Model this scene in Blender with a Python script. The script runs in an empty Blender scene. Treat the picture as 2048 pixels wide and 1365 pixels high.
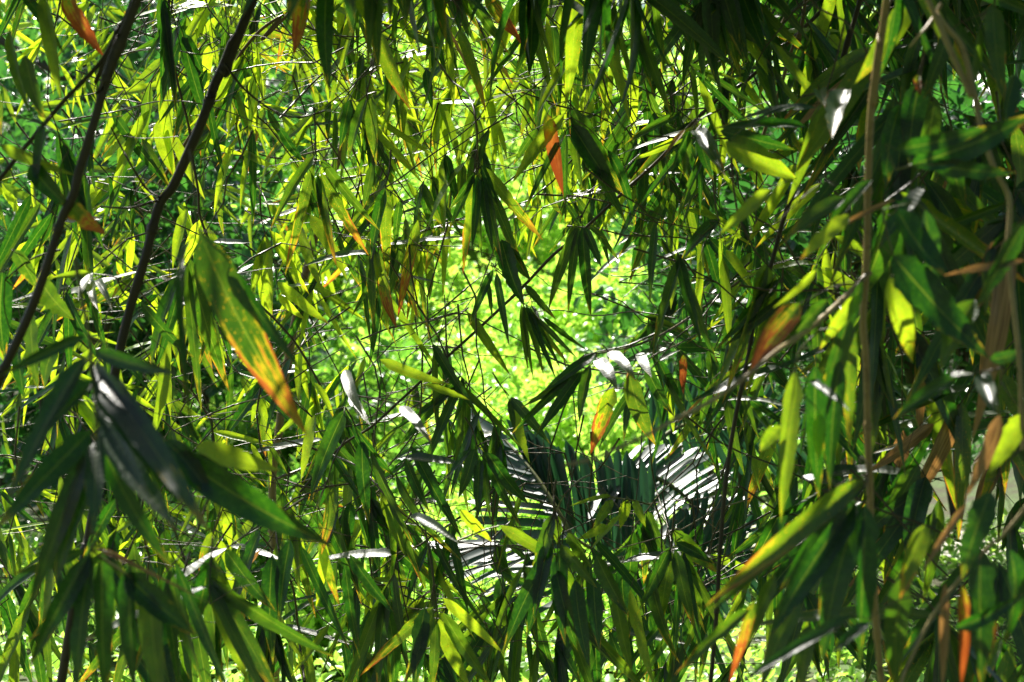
import bpy, math, random
import numpy as np
from mathutils import Vector, Matrix
random.seed(11); rng = np.random.default_rng(11)
S = bpy.context.scene
C = S.collection
R = math.radians
# ------------------------------------------------------------------ camera, sky, sun
CAMZ = 1.6
K = 0.6 / 2048.0                      # one photo pixel at one metre, 60 mm lens on a 36 mm sensor
cam_d = bpy.data.cameras.new('camera'); cam = bpy.data.objects.new('camera', cam_d); C.objects.link(cam)
cam.location = (0, 0, CAMZ); cam.rotation_euler = (R(90), 0, 0)
cam_d.lens = 60; cam_d.sensor_width = 36; cam_d.clip_end = 800; cam_d.clip_start = 0.05
cam_d.dof.use_dof = True; cam_d.dof.focus_distance = 4.6; cam_d.dof.aperture_fstop = 5.8
S.camera = cam
SUN = Vector((-0.24, 0.51, 0.83)).normalized()      # direction to the sun: beyond the thicket, high, a little left
el = math.asin(SUN.z); az = math.atan2(SUN.x, SUN.y)
w = bpy.data.worlds.new('World'); S.world = w; w.use_nodes = True
nt = w.node_tree; nt.nodes.clear()
sky = nt.nodes.new('ShaderNodeTexSky'); sky.sky_type = 'NISHITA'; sky.sun_disc = False
sky.sun_elevation = el; sky.sun_rotation = az; sky.dust_density = 2.0; sky.ozone_density = 0.6
bg = nt.nodes.new('ShaderNodeBackground'); bg.inputs['Strength'].default_value = 0.05
wo = nt.nodes.new('ShaderNodeOutputWorld')
nt.links.new(sky.outputs[0], bg.inputs[0]); nt.links.new(bg.outputs[0], wo.inputs[0])
sl = bpy.data.lights.new('sun', 'SUN'); sl.energy = 5.0; sl.angle = R(0.53); sl.color = (1.0, 0.95, 0.86)
so = bpy.data.objects.new('sun', sl); C.objects.link(so)
so.rotation_euler = SUN.to_track_quat('Z', 'Y').to_euler(); so.location = (-4, 8, 14)
S.view_settings.view_transform = 'Standard'; S.view_settings.look = 'None'
S.view_settings.gamma = 1.0; S.view_settings.exposure = 1.27
S.cycles.max_bounces = 5; S.cycles.diffuse_bounces = 2; S.cycles.transmission_bounces = 3; S.cycles.glossy_bounces = 3

def at(px, py, Y):
    return Vector(((px - 1024) * K * Y, Y, CAMZ - (py - 682.5) * K * Y))

# ------------------------------------------------------------------ materials
class N:
    def __init__(s, name):
        s.m = bpy.data.materials.new(name); s.m.use_nodes = True
        s.t = s.m.node_tree; s.t.nodes.clear(); s.out = s.t.nodes.new('ShaderNodeOutputMaterial')
    def n(s, typ, ins=None, **kw):
        nd = s.t.nodes.new(typ)
        for k, v in kw.items(): setattr(nd, k, v)
        for k, v in (ins or {}).items(): s.put(nd, k, v)
        return nd
    def put(s, nd, k, v):
        i = nd.inputs[k]
        if isinstance(v, bpy.types.NodeSocket): s.t.links.new(v, i)
        else: i.default_value = v
    def math(s, op, a, b=0.0, c=0.0, clamp=False):
        nd = s.n('ShaderNodeMath', operation=op, use_clamp=clamp)
        s.put(nd, 0, a); s.put(nd, 1, b)
        if op in ('MULTIPLY_ADD', 'SMOOTH_MIN'): s.put(nd, 2, c)
        return nd.outputs[0]
    def step(s, x, lo, hi):
        nd = s.n('ShaderNodeMapRange', interpolation_type='SMOOTHSTEP')
        s.put(nd, 0, x); nd.inputs[1].default_value = lo; nd.inputs[2].default_value = hi
        return nd.outputs[0]
    def mix(s, f, a, b):
        nd = s.n('ShaderNodeMix', data_type='RGBA')
        s.put(nd, 0, f); s.put(nd, 6, a); s.put(nd, 7, b)
        return nd.outputs[2]
    def noise(s, vec, scale, detail=2.0, rough=0.5):
        nd = s.n('ShaderNodeTexNoise'); s.put(nd, 'Vector', vec)
        nd.inputs['Scale'].default_value = scale; nd.inputs['Detail'].default_value = detail; nd.inputs['Roughness'].default_value = rough
        return nd.outputs['Fac']

def leaf_material(name, mode, long=True):
    """bamboo leaf: green blade, paler midrib, parallel veins, faint cross ripples, yellow edge and rust tip"""
    q = N(name)
    if mode == 'object':
        oi = q.n('ShaderNodeObjectInfo'); col = oi.outputs['Color']; rnd = oi.outputs['Random']
    else:
        at_ = q.n('ShaderNodeAttribute', attribute_name='leafvar'); col = at_.outputs['Color']
    sep = q.n('ShaderNodeSeparateColor', {0: col})
    rust, yel = sep.outputs[0], sep.outputs[1]
    if mode != 'object': rnd = sep.outputs[2]
    uv = q.n('ShaderNodeUVMap', uv_map='UVMap')
    sx = q.n('ShaderNodeSeparateXYZ', {0: uv.outputs[0]}); v, u = sx.outputs[0], sx.outputs[1]   # v across, u along
    edge = q.math('ABSOLUTE', q.math('MULTIPLY_ADD', v, 2.0, -1.0))
    cmb = q.n('ShaderNodeCombineXYZ', {0: q.math('MULTIPLY', v, 0.9), 1: q.math('MULTIPLY', u, 4.0), 2: q.math('MULTIPLY', rnd, 57.0)})
    P = cmb.outputs[0]
    cmb2 = q.n('ShaderNodeCombineXYZ', {0: q.math('MULTIPLY', v, 3.0), 1: q.math('MULTIPLY', u, 0.7), 2: q.math('MULTIPLY', rnd, 31.0)})
    n1 = q.noise(P, 1.6, 3.0, .6); n2 = q.noise(P, 7.0, 2.0); n3 = q.noise(cmb2.outputs[0], 4.0, 3.0)
    # rust mask
    a = q.math('MULTIPLY_ADD', u, 0.80, q.math('MULTIPLY', q.math('POWER', edge, 3.0), 0.22))
    a.node.inputs[2].default_value = 0
    a = q.math('ADD', q.math('MULTIPLY', u, 0.80), q.math('MULTIPLY', q.math('POWER', edge, 3.0), 0.24))
    a = q.math('ADD', a, q.math('MULTIPLY_ADD', n1, 0.9, -0.45)); a = q.math('ADD', a, q.math('MULTIPLY_ADD', n3, 1.1, -0.55))
    a = q.math('ADD', a, rust)
    rimm = q.step(a, 0.88, 1.08); rustm = q.step(a, 1.02, 1.14); brownm = q.step(a, 1.16, 1.45)
    deadm = q.step(rust, 1.15, 1.4)
    spots = q.math('MULTIPLY', q.step(q.noise(P, 16.0, 1.0), 0.66, 0.74), q.step(q.math('ADD', rust, yel), 0.25, 0.8))
    mid = q.math('SUBTRACT', 1.0, q.step(q.math('ABSOLUTE', q.math('SUBTRACT', v, 0.5)), 0.012, 0.035))
    wv = q.math('SINE', q.math('MULTIPLY', v, 88.0)); vein = q.math('MULTIPLY_ADD', wv, 0.5, 0.5)
    ysum = q.math('ADD', yel, q.math('MULTIPLY_ADD', n1, 0.5, -0.25), clamp=True)
    # reflecting colour
    dif = q.mix(ysum, (.005, .014, .0045, 1), (.028, .054, .007, 1))
    dif = q.mix(q.math('MULTIPLY', n2, 0.5), dif, (.007, .022, .010, 1))
    # light coming through the blade
    tr = q.mix(q.math('POWER', ysum, 1.9), (.009, .056, .0025, 1), (.50, .68, .014, 1))  # low end darkened so leaves in shaded parts look deeper
    tr = q.mix(q.math('MULTIPLY', vein, 0.20), tr, (.04, .15, .004, 1))
    tr = q.mix(q.math('MULTIPLY', q.step(n2, .45, .7), 0.30), tr, (.07, .20, .004, 1))
    tr = q.mix(q.math('MULTIPLY', mid, 0.35), tr, (.30, .38, .03, 1))
    dif = q.mix(q.math('MULTIPLY', mid, 0.5), dif, (.06, .085, .02, 1))
    speck = q.math('MULTIPLY', q.step(q.noise(P, 48.0, 1.0), .70, .76), 0.55); dif = q.mix(speck, dif, (.20, .22, .15, 1))
    for m, cd, ct in ((spots, (.14, .10, .01, 1), (.60, .36, .01, 1)), (rimm, (.15, .11, .008, 1), (.50, .37, .012, 1)),
                      (rustm, (.17, .055, .014, 1), (.34, .095, .014, 1)), (brownm, (.13, .045, .015, 1), (.20, .040, .006, 1)),
                      (deadm, (.24, .16, .08, 1), (.24, .12, .03, 1))):
        dif = q.mix(m, dif, cd); tr = q.mix(m, tr, ct)
    mot = q.math('MULTIPLY', q.math('MULTIPLY', deadm, 0.75), q.step(n3, .42, .60)); dif = q.mix(mot, dif, (.09, .05, .022, 1)); tr = q.mix(mot, tr, (.07, .03, .008, 1))
    # ripples
    rip = q.n('ShaderNodeTexWave', {'Vector': q.n('ShaderNodeCombineXYZ', {0: u, 1: q.math('MULTIPLY', v, 0.06), 2: rnd}).outputs[0],
              'Scale': 5.2, 'Distortion': 3.5, 'Detail': 2.0, 'Detail Scale': 1.6}, wave_type='BANDS', bands_direction='X')
    hgt = q.math('ADD', q.math('MULTIPLY', rip.outputs['Fac'], 0.38), q.math('MULTIPLY', vein, 0.14))
    hgt = q.math('ADD', hgt, q.math('MULTIPLY', n2, 0.35))
    bump = q.n('ShaderNodeBump', {'Height': hgt, 'Strength': 0.30, 'Distance': 0.0017})
    rough = q.math('MULTIPLY_ADD', n1, 0.24, 0.30)
    pb = q.n('ShaderNodeBsdfPrincipled', {'Base Color': dif, 'Roughness': rough, 'Normal': bump.outputs[0], 'Specular IOR Level': 0.62})
    tb = q.n('ShaderNodeBsdfTranslucent', {'Color': tr})
    ad = q.n('ShaderNodeAddShader'); q.put(ad, 0, pb.outputs[0]); q.put(ad, 1, tb.outputs[0])
    q.t.links.new(ad.outputs[0], q.out.inputs[0])
    return q.m

def bush_material(name, d0, d1, t0, t1, rough=.38, spec=.5):
    q = N(name)
    at_ = q.n('ShaderNodeAttribute', attribute_name='leafvar'); sep = q.n('ShaderNodeSeparateColor', {0: at_.outputs['Color']})
    f = sep.outputs[1]
    tc = q.n('ShaderNodeTexCoord'); nz = q.noise(tc.outputs['Object'], 2.2, 2.0)
    f = q.math('ADD', q.math('MULTIPLY', f, 0.7), q.math('MULTIPLY', nz, 0.35), clamp=True)
    pb = q.n('ShaderNodeBsdfPrincipled', {'Base Color': q.mix(f, d0, d1), 'Roughness': rough, 'Specular IOR Level': spec})
    tb = q.n('ShaderNodeBsdfTranslucent', {'Color': q.mix(f, t0, t1)})
    ad = q.n('ShaderNodeAddShader'); q.put(ad, 0, pb.outputs[0]); q.put(ad, 1, tb.outputs[0])
    q.t.links.new(ad.outputs[0], q.out.inputs[0]); return q.m

def stem_material(name, c0, c1, c2, rough=.45):
    q = N(name); tc = q.n('ShaderNodeTexCoord'); P = tc.outputs['Object']
    n1 = q.noise(P, 6.0, 3.0); n2 = q.noise(P, 60.0, 4.0, .65)
    col = q.mix(q.step(n1, .35, .65), c0, c1); col = q.mix(q.math('MULTIPLY', q.step(n2, .5, .72), .7), col, c2)
    bump = q.n('ShaderNodeBump', {'Height': n2, 'Strength': .35, 'Distance': .002})
    pb = q.n('ShaderNodeBsdfPrincipled', {'Base Color': col, 'Roughness': rough, 'Normal': bump.outputs[0]})
    q.t.links.new(pb.outputs[0], q.out.inputs[0]); return q.m

def ground_material(name, c0, c1, sc):
    q = N(name); tc = q.n('ShaderNodeTexCoord'); P = tc.outputs['Object']
    n1 = q.noise(P, sc, 5.0, .6); n2 = q.noise(P, sc * 14, 4.0, .6)
    col = q.mix(q.step(q.math('ADD', q.math('MULTIPLY', n1, .6), q.math('MULTIPLY', n2, .4)), .4, .62), c0, c1)
    bump = q.n('ShaderNodeBump', {'Height': n2, 'Strength': .6, 'Distance': .03})
    pb = q.n('ShaderNodeBsdfPrincipled', {'Base Color': col, 'Roughness': .85, 'Normal': bump.outputs[0]})
    q.t.links.new(pb.outputs[0], q.out.inputs[0]); return q.m

M_LEAF = leaf_material('bamboo leaf', 'object'); M_FOL = leaf_material('bamboo foliage', 'mesh')
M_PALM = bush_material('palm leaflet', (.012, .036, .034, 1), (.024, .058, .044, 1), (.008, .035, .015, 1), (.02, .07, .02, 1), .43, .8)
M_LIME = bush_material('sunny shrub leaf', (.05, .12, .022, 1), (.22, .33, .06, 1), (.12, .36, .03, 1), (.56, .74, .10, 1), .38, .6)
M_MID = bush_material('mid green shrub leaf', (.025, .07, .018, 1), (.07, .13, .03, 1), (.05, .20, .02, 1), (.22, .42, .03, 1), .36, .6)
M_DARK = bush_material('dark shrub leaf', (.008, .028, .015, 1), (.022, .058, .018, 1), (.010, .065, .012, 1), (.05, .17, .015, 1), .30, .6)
M_CANE = stem_material('dark cane', (.030, .022, .010, 1), (.055, .040, .016, 1), (.016, .013, .008, 1))
M_BROWN = stem_material('brown cane', (.17, .115, .045, 1), (.25, .175, .07, 1), (.06, .04, .018, 1))
M_YTAN = stem_material('yellow brown cane', (.30, .20, .06, 1), (.38, .27, .09, 1), (.12, .075, .025, 1))
M_TAN = stem_material('tan cane', (.30, .22, .10, 1), (.38, .30, .14, 1), (.16, .11, .05, 1))
M_TWIG = stem_material('twig bark', (.060, .050, .022, 1), (.10, .075, .035, 1), (.03, .022, .012, 1), .38)
M_OLIVE = stem_material('olive stalk', (.10, .12, .03, 1), (.16, .17, .05, 1), (.05, .05, .02, 1))
M_BARK = stem_material('tree bark', (.05, .04, .028, 1), (.09, .075, .05, 1), (.03, .025, .018, 1), .8)

# ------------------------------------------------------------------ object helpers
def tag(o, label, cat, group=None, kind=None):
    if label: o['label'] = label
    if cat: o['category'] = cat
    if group: o['group'] = group
    if kind: o['kind'] = kind
    return o
def empty(name, loc, label, cat, group=None):
    o = bpy.data.objects.new(name, None); C.objects.link(o); o.location = loc; o.empty_display_size = .05
    return tag(o, label, cat, group)
def mesh(name, V, F, mat, UV=None, VAR=None, smooth=True):
    """V (n,3), F (m,4) quads; UV (n,2) and VAR (n,4) per vertex"""
    V = np.asarray(V, 'f4'); F = np.asarray(F, 'i4'); me = bpy.data.meshes.new(name)
    me.vertices.add(len(V)); me.vertices.foreach_set('co', V.ravel())
    k = F.shape[1]; me.loops.add(F.size); me.polygons.add(len(F))
    me.loops.foreach_set('vertex_index', F.ravel()); me.polygons.foreach_set('loop_start', np.arange(0, F.size, k, dtype='i4'))
    if UV is not None:
        l = me.uv_layers.new(name='UVMap'); l.data.foreach_set('uv', np.asarray(UV, 'f4')[F.ravel()].ravel())
    if VAR is not None:
        ca = me.color_attributes.new('leafvar', 'FLOAT_COLOR', 'POINT'); ca.data.foreach_set('color', np.asarray(VAR, 'f4').ravel())
    if smooth: me.polygons.foreach_set('use_smooth', np.ones(len(F), bool))
    me.materials.append(mat); me.update(); me.validate(); return me
def link(name, me, parent=None, loc=None):
    o = bpy.data.objects.new(name, me); C.objects.link(o)
    if parent: o.parent = parent
    if loc is not None: o.location = loc
    return o

def smooth_path(P, n=6):
    P = [Vector(p) for p in P]
    if len(P) < 3: return [P[0].lerp(P[-1], i / n) for i in range(n + 1)]
    Q = [P[0] * 2 - P[1]] + P + [P[-1] * 2 - P[-2]]; out = []
    for i in range(1, len(Q) - 2):
        a, b, c, d = Q[i-1:i+3]
        for k in range(n):
            t = k / n
            out.append(.5 * ((2 * b) + (c - a) * t + (2 * a - 5 * b + 4 * c - d) * t * t + (3 * b - a - 3 * c + d) * t ** 3))
    out.append(P[-1]); return out
class Tubes:
    def __init__(s): s.V = []; s.F = []; s.n = 0
    def add(s, P, r0, r1, sides=6, nodes=0.0, origin=Vector((0, 0, 0))):
        P = [Vector(p) - origin for p in P]; L = [0.0]
        for i in range(1, len(P)): L.append(L[-1] + (P[i] - P[i-1]).length)
        rings = [(P[i], L[i], 1.0) for i in range(len(P))]
        if nodes > 0:                      # swollen joints
            k = nodes * .6; extra = []
            while k < L[-1]:
                for d, f in ((-1.8, 1.0), (-.5, 1.34), (-.1, 1.10), (.3, 1.38), (1.0, 1.05), (1.8, .93)): extra.append((k + d * r0, f))
                k += nodes * random.uniform(.8, 1.2)
            for l, f in extra:
                if not 0 < l < L[-1]: continue
                i = max(j for j in range(len(L)) if L[j] <= l); i = min(i, len(P) - 2)
                t = (l - L[i]) / max(1e-6, L[i+1] - L[i]); rings.append((P[i].lerp(P[i+1], t), l, f))
            rings.sort(key=lambda q: q[1])
        tot = max(L[-1], 1e-6); up = Vector((.13, .2, 1))
        base = s.n
        for j, (p, l, f) in enumerate(rings):
            a = rings[max(0, j-1)][0]; b = rings[min(len(rings)-1, j+1)][0]
            d = (b - a); d = d.normalized() if d.length > 1e-9 else Vector((0, 0, 1))
            x = d.cross(up); x = x.normalized() if x.length > 1e-4 else Vector((1, 0, 0)); y = x.cross(d)
            r = (r0 + (r1 - r0) * l / tot) * f
            for k in range(sides):
                an = 2 * math.pi * k / sides; s.V.append(p + (x * math.cos(an) + y * math.sin(an)) * r)
        for j in range(len(rings) - 1):
            for k in range(sides):
                a = base + j * sides + k; b = base + j * sides + (k + 1) % sides
                s.F.append((a, b, b + sides, a + sides))
        s.n += len(rings) * sides
    def mesh(s, name, mat): return mesh(name, [tuple(v) for v in s.V], s.F, mat)

# ------------------------------------------------------------------ leaves
def leaf_grid(nu, nv, fold=.16, bow=.06, side=.0, twist=.0, wav=.0, shape='bamboo', curl=0.0, ph=0.0, ragged=0.0):
    V = []; UV = []
    for i in range(nu + 1):
        u = i / nu
        if shape == 'bamboo': wd = min(1, (u / .15)) ** .7 * (1 - .12 * max(0, u - .3)) * (1 - max(0, (u - .42) / .58) ** 1.7) if u < 1 else 0
        elif shape == 'strap': wd = min(1, u / .06) ** .6 * (1 - max(0, (u - .86) / .14) ** 2.0) if u < 1 else 0
        else: wd = math.sin(math.pi * min(1, max(0, u)) ** .8) ** .8 if 0 < u < 1 else 0
        wd = max(wd, .035 if i == 0 else .004)
        tw = twist * (u - .3) + curl * u * u
        for j in range(nv + 1):
            v = j / nv; x = (v - .5) * wd
            if ragged and j in (0, nv): x *= 1 - ragged * (random.random() ** 3)
            z = abs(x) * fold * 2 + wav * math.sin(u * 19 + ph + (2.2 if j > nv / 2 else 0)) * abs(x)
            c, s_ = math.cos(tw), math.sin(tw)
            V.append((x * c + side * math.sin(math.pi * u), u, x * s_ + z * 1.0, bow * math.sin(math.pi * u ** .85) - bow * .9 * u * u))
            UV.append((v, u))
    F = [(i*(nv+1)+j, i*(nv+1)+j+1, (i+1)*(nv+1)+j+1, (i+1)*(nv+1)+j) for i in range(nu) for j in range(nv)]
    return np.array(V), np.array(F), np.array(UV)
def spec(k):
    random.seed(100 + k)
    return dict(fold=random.uniform(.05, .30), bow=random.uniform(-.03, .07), side=random.uniform(-.16, .16), twist=random.uniform(-.4, .4),
                wav=random.uniform(0, .16), curl=random.choice((0, 0, 0, .3, -.4)), ph=k * 1.7, ragged=random.choice((0, 0, .25)))
HI = [leaf_grid(18, 4, **spec(k)) for k in range(12)]
LO = [leaf_grid(6, 2, **{**spec(k), 'wav': 0, 'ragged': 0}) for k in range(12)]
random.seed(5)
# unit leaf: width axis x (W), length y (L), normal z = width part (W) + bow part (L).  Kept as 8 aspect classes so that meshes are shared.
LEAFMESH = {}
def leafmesh(k, asp):
    a = min((.07, .09, .11, .135, .165, .2, .25, .32), key=lambda t: abs(t - asp))
    if (k, a) not in LEAFMESH:
        V, F, UV = HI[k]; W = np.stack([V[:, 0] * a, V[:, 1], V[:, 2] * a + V[:, 3]], 1)
        LEAFMESH[(k, a)] = (mesh('leaf_blade', W, F, M_LEAF, UV), a)
    return LEAFMESH[(k, a)]
def frame(B, T, face=0.0, ref=Vector((0, -1, 0.15))):
    d = (T - B); L = d.length; y = d / L
    n = ref - y * ref.dot(y)
    if n.length < .05: n = Vector((1, 0, .3)) - y * y.x
    n.normalize(); n = Matrix.Rotation(face, 3, y) @ n; x = y.cross(n)
    return x, y, n, L
KINDS = {'g': (.10, .25), 'd': (.0, .02), 'y': (.06, .90), 'l': (.0, .62), 'r': (.29, .5), 'R': (.66, .5), 't': (1.45, .5), 'e': (.12, .30), 'o': (.88, .8), 's': (.0, .05), 'b': (.40, .14)}  # leaf hues; l and y also hold painted sunlight, d painted shade
GLARE = (SUN + Vector((0, -1, 0))).normalized()
def leaf(parent, B, T, Wd, kind='g', face=None, var=None):
    if face is None: face = random.uniform(-.6, .6)
    if face >= .8 and kind != 't': x, y, n, L = frame(B, T, random.uniform(-.1, .1), GLARE)
    else: x, y, n, L = frame(B, T, face)
    k = random.randrange(12) if var is None else var
    me, a = leafmesh(k, Wd / L)
    o = bpy.data.objects.new('leaf', me); C.objects.link(o); o.parent = parent
    sx = Wd / (a * L)
    m = Matrix((( x.x*L*sx, y.x*L, n.x*L), (x.y*L*sx, y.y*L, n.y*L), (x.z*L*sx, y.z*L, n.z*L))).to_4x4()
    m.translation = B - parent.location
    o.matrix_basis = m
    r, g = KINDS[kind]; o.color = (max(0, r + random.uniform(-.1, .1)), max(0, g + random.uniform(-.12, .12)), 0, 1)
    if kind in 'Rot': o['label'] = {'R': 'rust browned leaf', 'o': 'orange brown leaf', 't': 'dry tan leaf'}[kind]
    return o
def pleaf(parent, Y, x0, y0, x1, y1, wpx, kind='g', face=None, dY=None):
    if dY is None: dY = random.uniform(-.05, .05) * Y / 4
    if face is not None and face >= .8 and kind != 't':     # a blade lying so that it mirrors the sun
        B = at(x0, y0, Y); a = at(x1, y1, Y); b = at(x1, y1, Y + 1) - a; den = b.dot(GLARE)
        if abs(den) > 1e-3: dY = max(-.5, min(.3, -(a - B).dot(GLARE) / den))
    if kind == 's':
        B = at(x0, y0, Y); a = at(x1, y1, Y); den = (at(x1, y1, Y + 1) - a).dot(GLARE); dY = max(-.28, min(.1, -.62 * (a - B).dot(GLARE) / den)); face = random.uniform(-.2, .2)
    if kind == 't': wpx *= .62
    return leaf(parent, at(x0, y0, Y), at(x1, y1, Y + dY), wpx * K * Y * (.88 if Y > 3.3 else .97), kind, face)

# places the photo shows in full sun: leaves on the sun ray are left out of canopy and sprays
BEAMS = [(at(a, b, Y), r * .62) for a, b, Y, r in ((1500,1130,2.2,.10),(1640,1020,2.2,.07),(1762,85,2.6,.10),(1800,630,2.2,.08),(1600,310,2.9,.10),(1560,320,2.9,.07),(1600,880,2.3,.07),(1570,600,2.3,.05),
  (1450,600,3.7,.10),(1674,230,2.7,.09),(500,650,2.4,.065),(575,800,2.4,.05),(1926,96,2.2,.08),(1966,268,2.2,.08),(2004,365,2.2,.06),(1752,140,2.4,.05),(1735,830,2.4,.05),(1745,1120,2.4,.06),(1731,600,2.4,.04),(1080,1100,3.55,.10),(1210,760,3.7,.12),(1240,840,3.7,.08),(1240,300,3.7,.08),(1140,60,3.5,.10),(290,840,2.05,.05),
  (330,960,2.1,.06),(250,790,2.1,.05),(160,760,2.1,.05),(60,980,2.1,.05),(380,1020,2.1,.05),(300,1010,2.1,.04),(240,1200,2.2,.05),(1330,960,6.4,.30),(1420,1060,6.4,.25),(1130,950,6.4,.30),(1000,900,6.4,.25),(1960,780,2.2,.07),(1888,1270,2.1,.05),(2000,890,2.2,.06),(1490,1300,2.4,.07),(1650,860,2.3,.05),(1700,480,2.3,.05),(1530,250,2.9,.06),(1110,310,3.7,.08),(760,450,4.1,.10),
  (680,480,4.0,.10),(880,1290,3.6,.10),(660,1150,3.5,.10),(420,1110,3.8,.10),(1200,1230,3.5,.05),(1400,320,3.3,.07),(190,590,3.3,.10),(60,620,3.2,.07),(470,900,2.3,.05),(1850,400,2.15,.03),(1930,1060,2.1,.04),(1580,760,2.3,.03))]
def in_beam(p):
    for q, r in BEAMS:
        v = p - q; t = v.dot(SUN)
        if t > .10 and (v - SUN * t).length < r: return True
    return False
def foliage(name, items, mat, lod=LO):
    """items: (base, tip, width, face, rust, yellow, ref) joined into one mesh of many blades"""
    Vs = []; Fs = []; Us = []; As = []; n = 0
    for B, T, Wd, face, ru, ye, ref in items:
        V, F, UV = lod[random.randrange(len(lod))]
        x, y, nn, L = frame(B, T, face, ref)
        x = np.array(x); y = np.array(y); nn = np.array(nn)
        W = np.array(B) + np.outer(V[:, 0] * Wd, x) + np.outer(V[:, 1] * L, y) + np.outer(V[:, 2] * Wd + V[:, 3] * L, nn)
        Vs.append(W); Fs.append(F + n); Us.append(UV); n += len(V)
        As.append(np.tile([ru, ye, random.random(), 1.0], (len(V), 1)))
    return mesh(name, np.concatenate(Vs), np.concatenate(Fs), mat, np.concatenate(Us), np.concatenate(As))
CAMREF = Vector((0, -1, .15))

# ------------------------------------------------------------------ ground, slope, path
def sheet(name, x0, x1, y0, y1, nx, ny, f, mat):
    V = []; F = []
    for j in range(ny + 1):
        for i in range(nx + 1):
            x = x0 + (x1 - x0) * i / nx; y = y0 + (y1 - y0) * j / ny; V.append((x, y, f(x, y)))
    for j in range(ny):
        for i in range(nx): a = j * (nx + 1) + i; F.append((a, a + 1, a + nx + 2, a + nx + 1))
    return link(name, mesh(name, V, F, mat))
def gz(x, y):
    t = max(0.0, y - 19.0); h = 9.0 * (1 - math.exp(-t / 14.0)) if y < 80 else 9.0
    return h + .10 * math.sin(x * .9 + y * .5) * min(1, max(0, (y - 2) / 6)) + .05 * math.sin(x * 2.3 - y * 1.7)
M_SOIL = ground_material('forest floor', (.05, .045, .018, 1), (.07, .13, .025, 1), 1.3)
M_SAND = ground_material('pale path', (.50, .46, .38, 1), (.66, .62, .54, 1), .8)
tag(sheet('ground', -150, 150, -60, 300, 150, 180, gz, M_SOIL), None, None, kind='structure')
tag(sheet('path', -2.5, 9.0, 12.2, 15.0, 60, 16, lambda x, y: gz(x, y) + .03 + (0.02 if 12.4 < y < 14.8 else -.05), M_SAND), None, None, kind='structure')

# ------------------------------------------------------------------ canes traced by hand:  points (px, py) from the top down, depth, pixel width
def cane(name, pts, Y, wpx, mat, label, cat='bamboo cane', nodes=.28, up=1.6, down=0.0, r1=.8, group=None):
    Ys = Y if isinstance(Y, (list, tuple)) else [Y] * len(pts)
    P = [at(a, b, d) for (a, b), d in zip(pts, Ys)]
    if up > 0: d = (P[0] - P[1]).normalized(); P = [P[0] + d * up + Vector((0, 0, up * .2))] + P
    if down > 0: d = (P[-1] - P[-2]).normalized(); P.append(P[-1] + d * down)
    o = empty(name, P[-1], label, cat, group)
    r = wpx * K * Ys[0] / 2; t = Tubes(); t.add(smooth_path(P, 5), r, r * r1, 8, nodes, P[-1])
    link('stem', t.mesh('stem', mat), o); o['_r'] = r
    return o
def side_twigs(o, lines, Y, wpx, mat):
    for ln in lines:
        P = [at(a, b, Y + random.uniform(-.02, .02)) for a, b in ln]; t = Tubes(); t.add(smooth_path(P, 3), wpx*K*Y/2, wpx*K*Y/3.4, 5, .09, o.location)
        link('branch', t.mesh('branch', mat), o)

c1 = cane('bamboo_cane', [(507,-4),(470,75),(446,135),(430,170),(405,240),(375,310),(345,375),(318,412),(292,510),(262,610),(240,700),(222,790),(205,900),(180,1060),(150,1200),(120,1380)],
          3.3, 22, M_CANE, 'thickest dark bamboo cane, leaning right, with a knobbly forking joint', down=.9)
side_twigs(c1, [[(325,400),(300,405),(268,415),(235,416),(200,413)],[(318,395),(290,375),(262,330),(240,290),(222,255)],[(450,128),(480,170),(520,205),(560,228),(600,235),(650,222)]], 3.3, 6, M_CANE)
c2 = cane('bamboo_cane', [(276,-4),(242,70),(215,150),(190,240),(162,330),(146,392),(125,435),(98,520),(70,600),(40,670),(5,745),(-30,830)],
          2.6, 23, M_CANE, 'brown blurred leaning bamboo cane with a pale scarred joint, left of the thickest dark cane')
c3 = cane('bamboo_cane', [(262,10),(240,50),(205,120),(130,200),(79,260),(30,320),(-20,385)], 2.9, 11, M_CANE,
          'thin dark cane slanting down to the left edge across the brown leaning cane', nodes=.2)
c4 = cane('bamboo_cane', [(338,-4),(336,60),(345,115),(352,150),(365,205),(378,255),(386,320),(396,380),(402,440),(440,520),(500,590),(560,650),(600,700),(640,770)],
          3.9, 8, M_TWIG, 'thin dark wavy cane bending right behind the big rust-stained leaf', nodes=.15, r1=.6)
c5 = cane('bamboo_cane', [(610,-4),(565,30),(520,62),(480,110),(460,150),(430,200),(385,265),(350,320),(318,370)], 4.3, 8, M_BROWN,
          'slim brown cane running beside the thickest dark cane on its right', nodes=.2)
c6 = cane('bamboo_cane', [(815,-4),(783,40),(750,120),(724,175),(690,275),(650,395),(629,477),(606,570),(588,655),(570,760),(556,880),(545,960),(548,1120),(552,1380)],
          6.2, 19, M_BROWN, 'tall brown cane behind the lit leaves, left of centre, running top to bottom', down=.6)
side_twigs(c6, [[(548,960),(575,950),(610,935),(640,915)],[(724,175),(760,150),(800,140)],[(690,275),(730,262),(780,270),(820,262)]], 6.15, 7, M_TWIG)
c7 = cane('bamboo_cane', [(1774,-6),(1762,68),(1752,137),(1741,240),(1736,376),(1735,450),(1731,560),(1726,640),(1732,720),(1735,830),(1736,900),(1740,960),(1742,1050),(1749,1200),(1764,1380)],
          2.4, 17, M_YTAN, 'upright tan-edged bamboo cane crossing the whole right side from top to bottom', down=.8)
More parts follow.
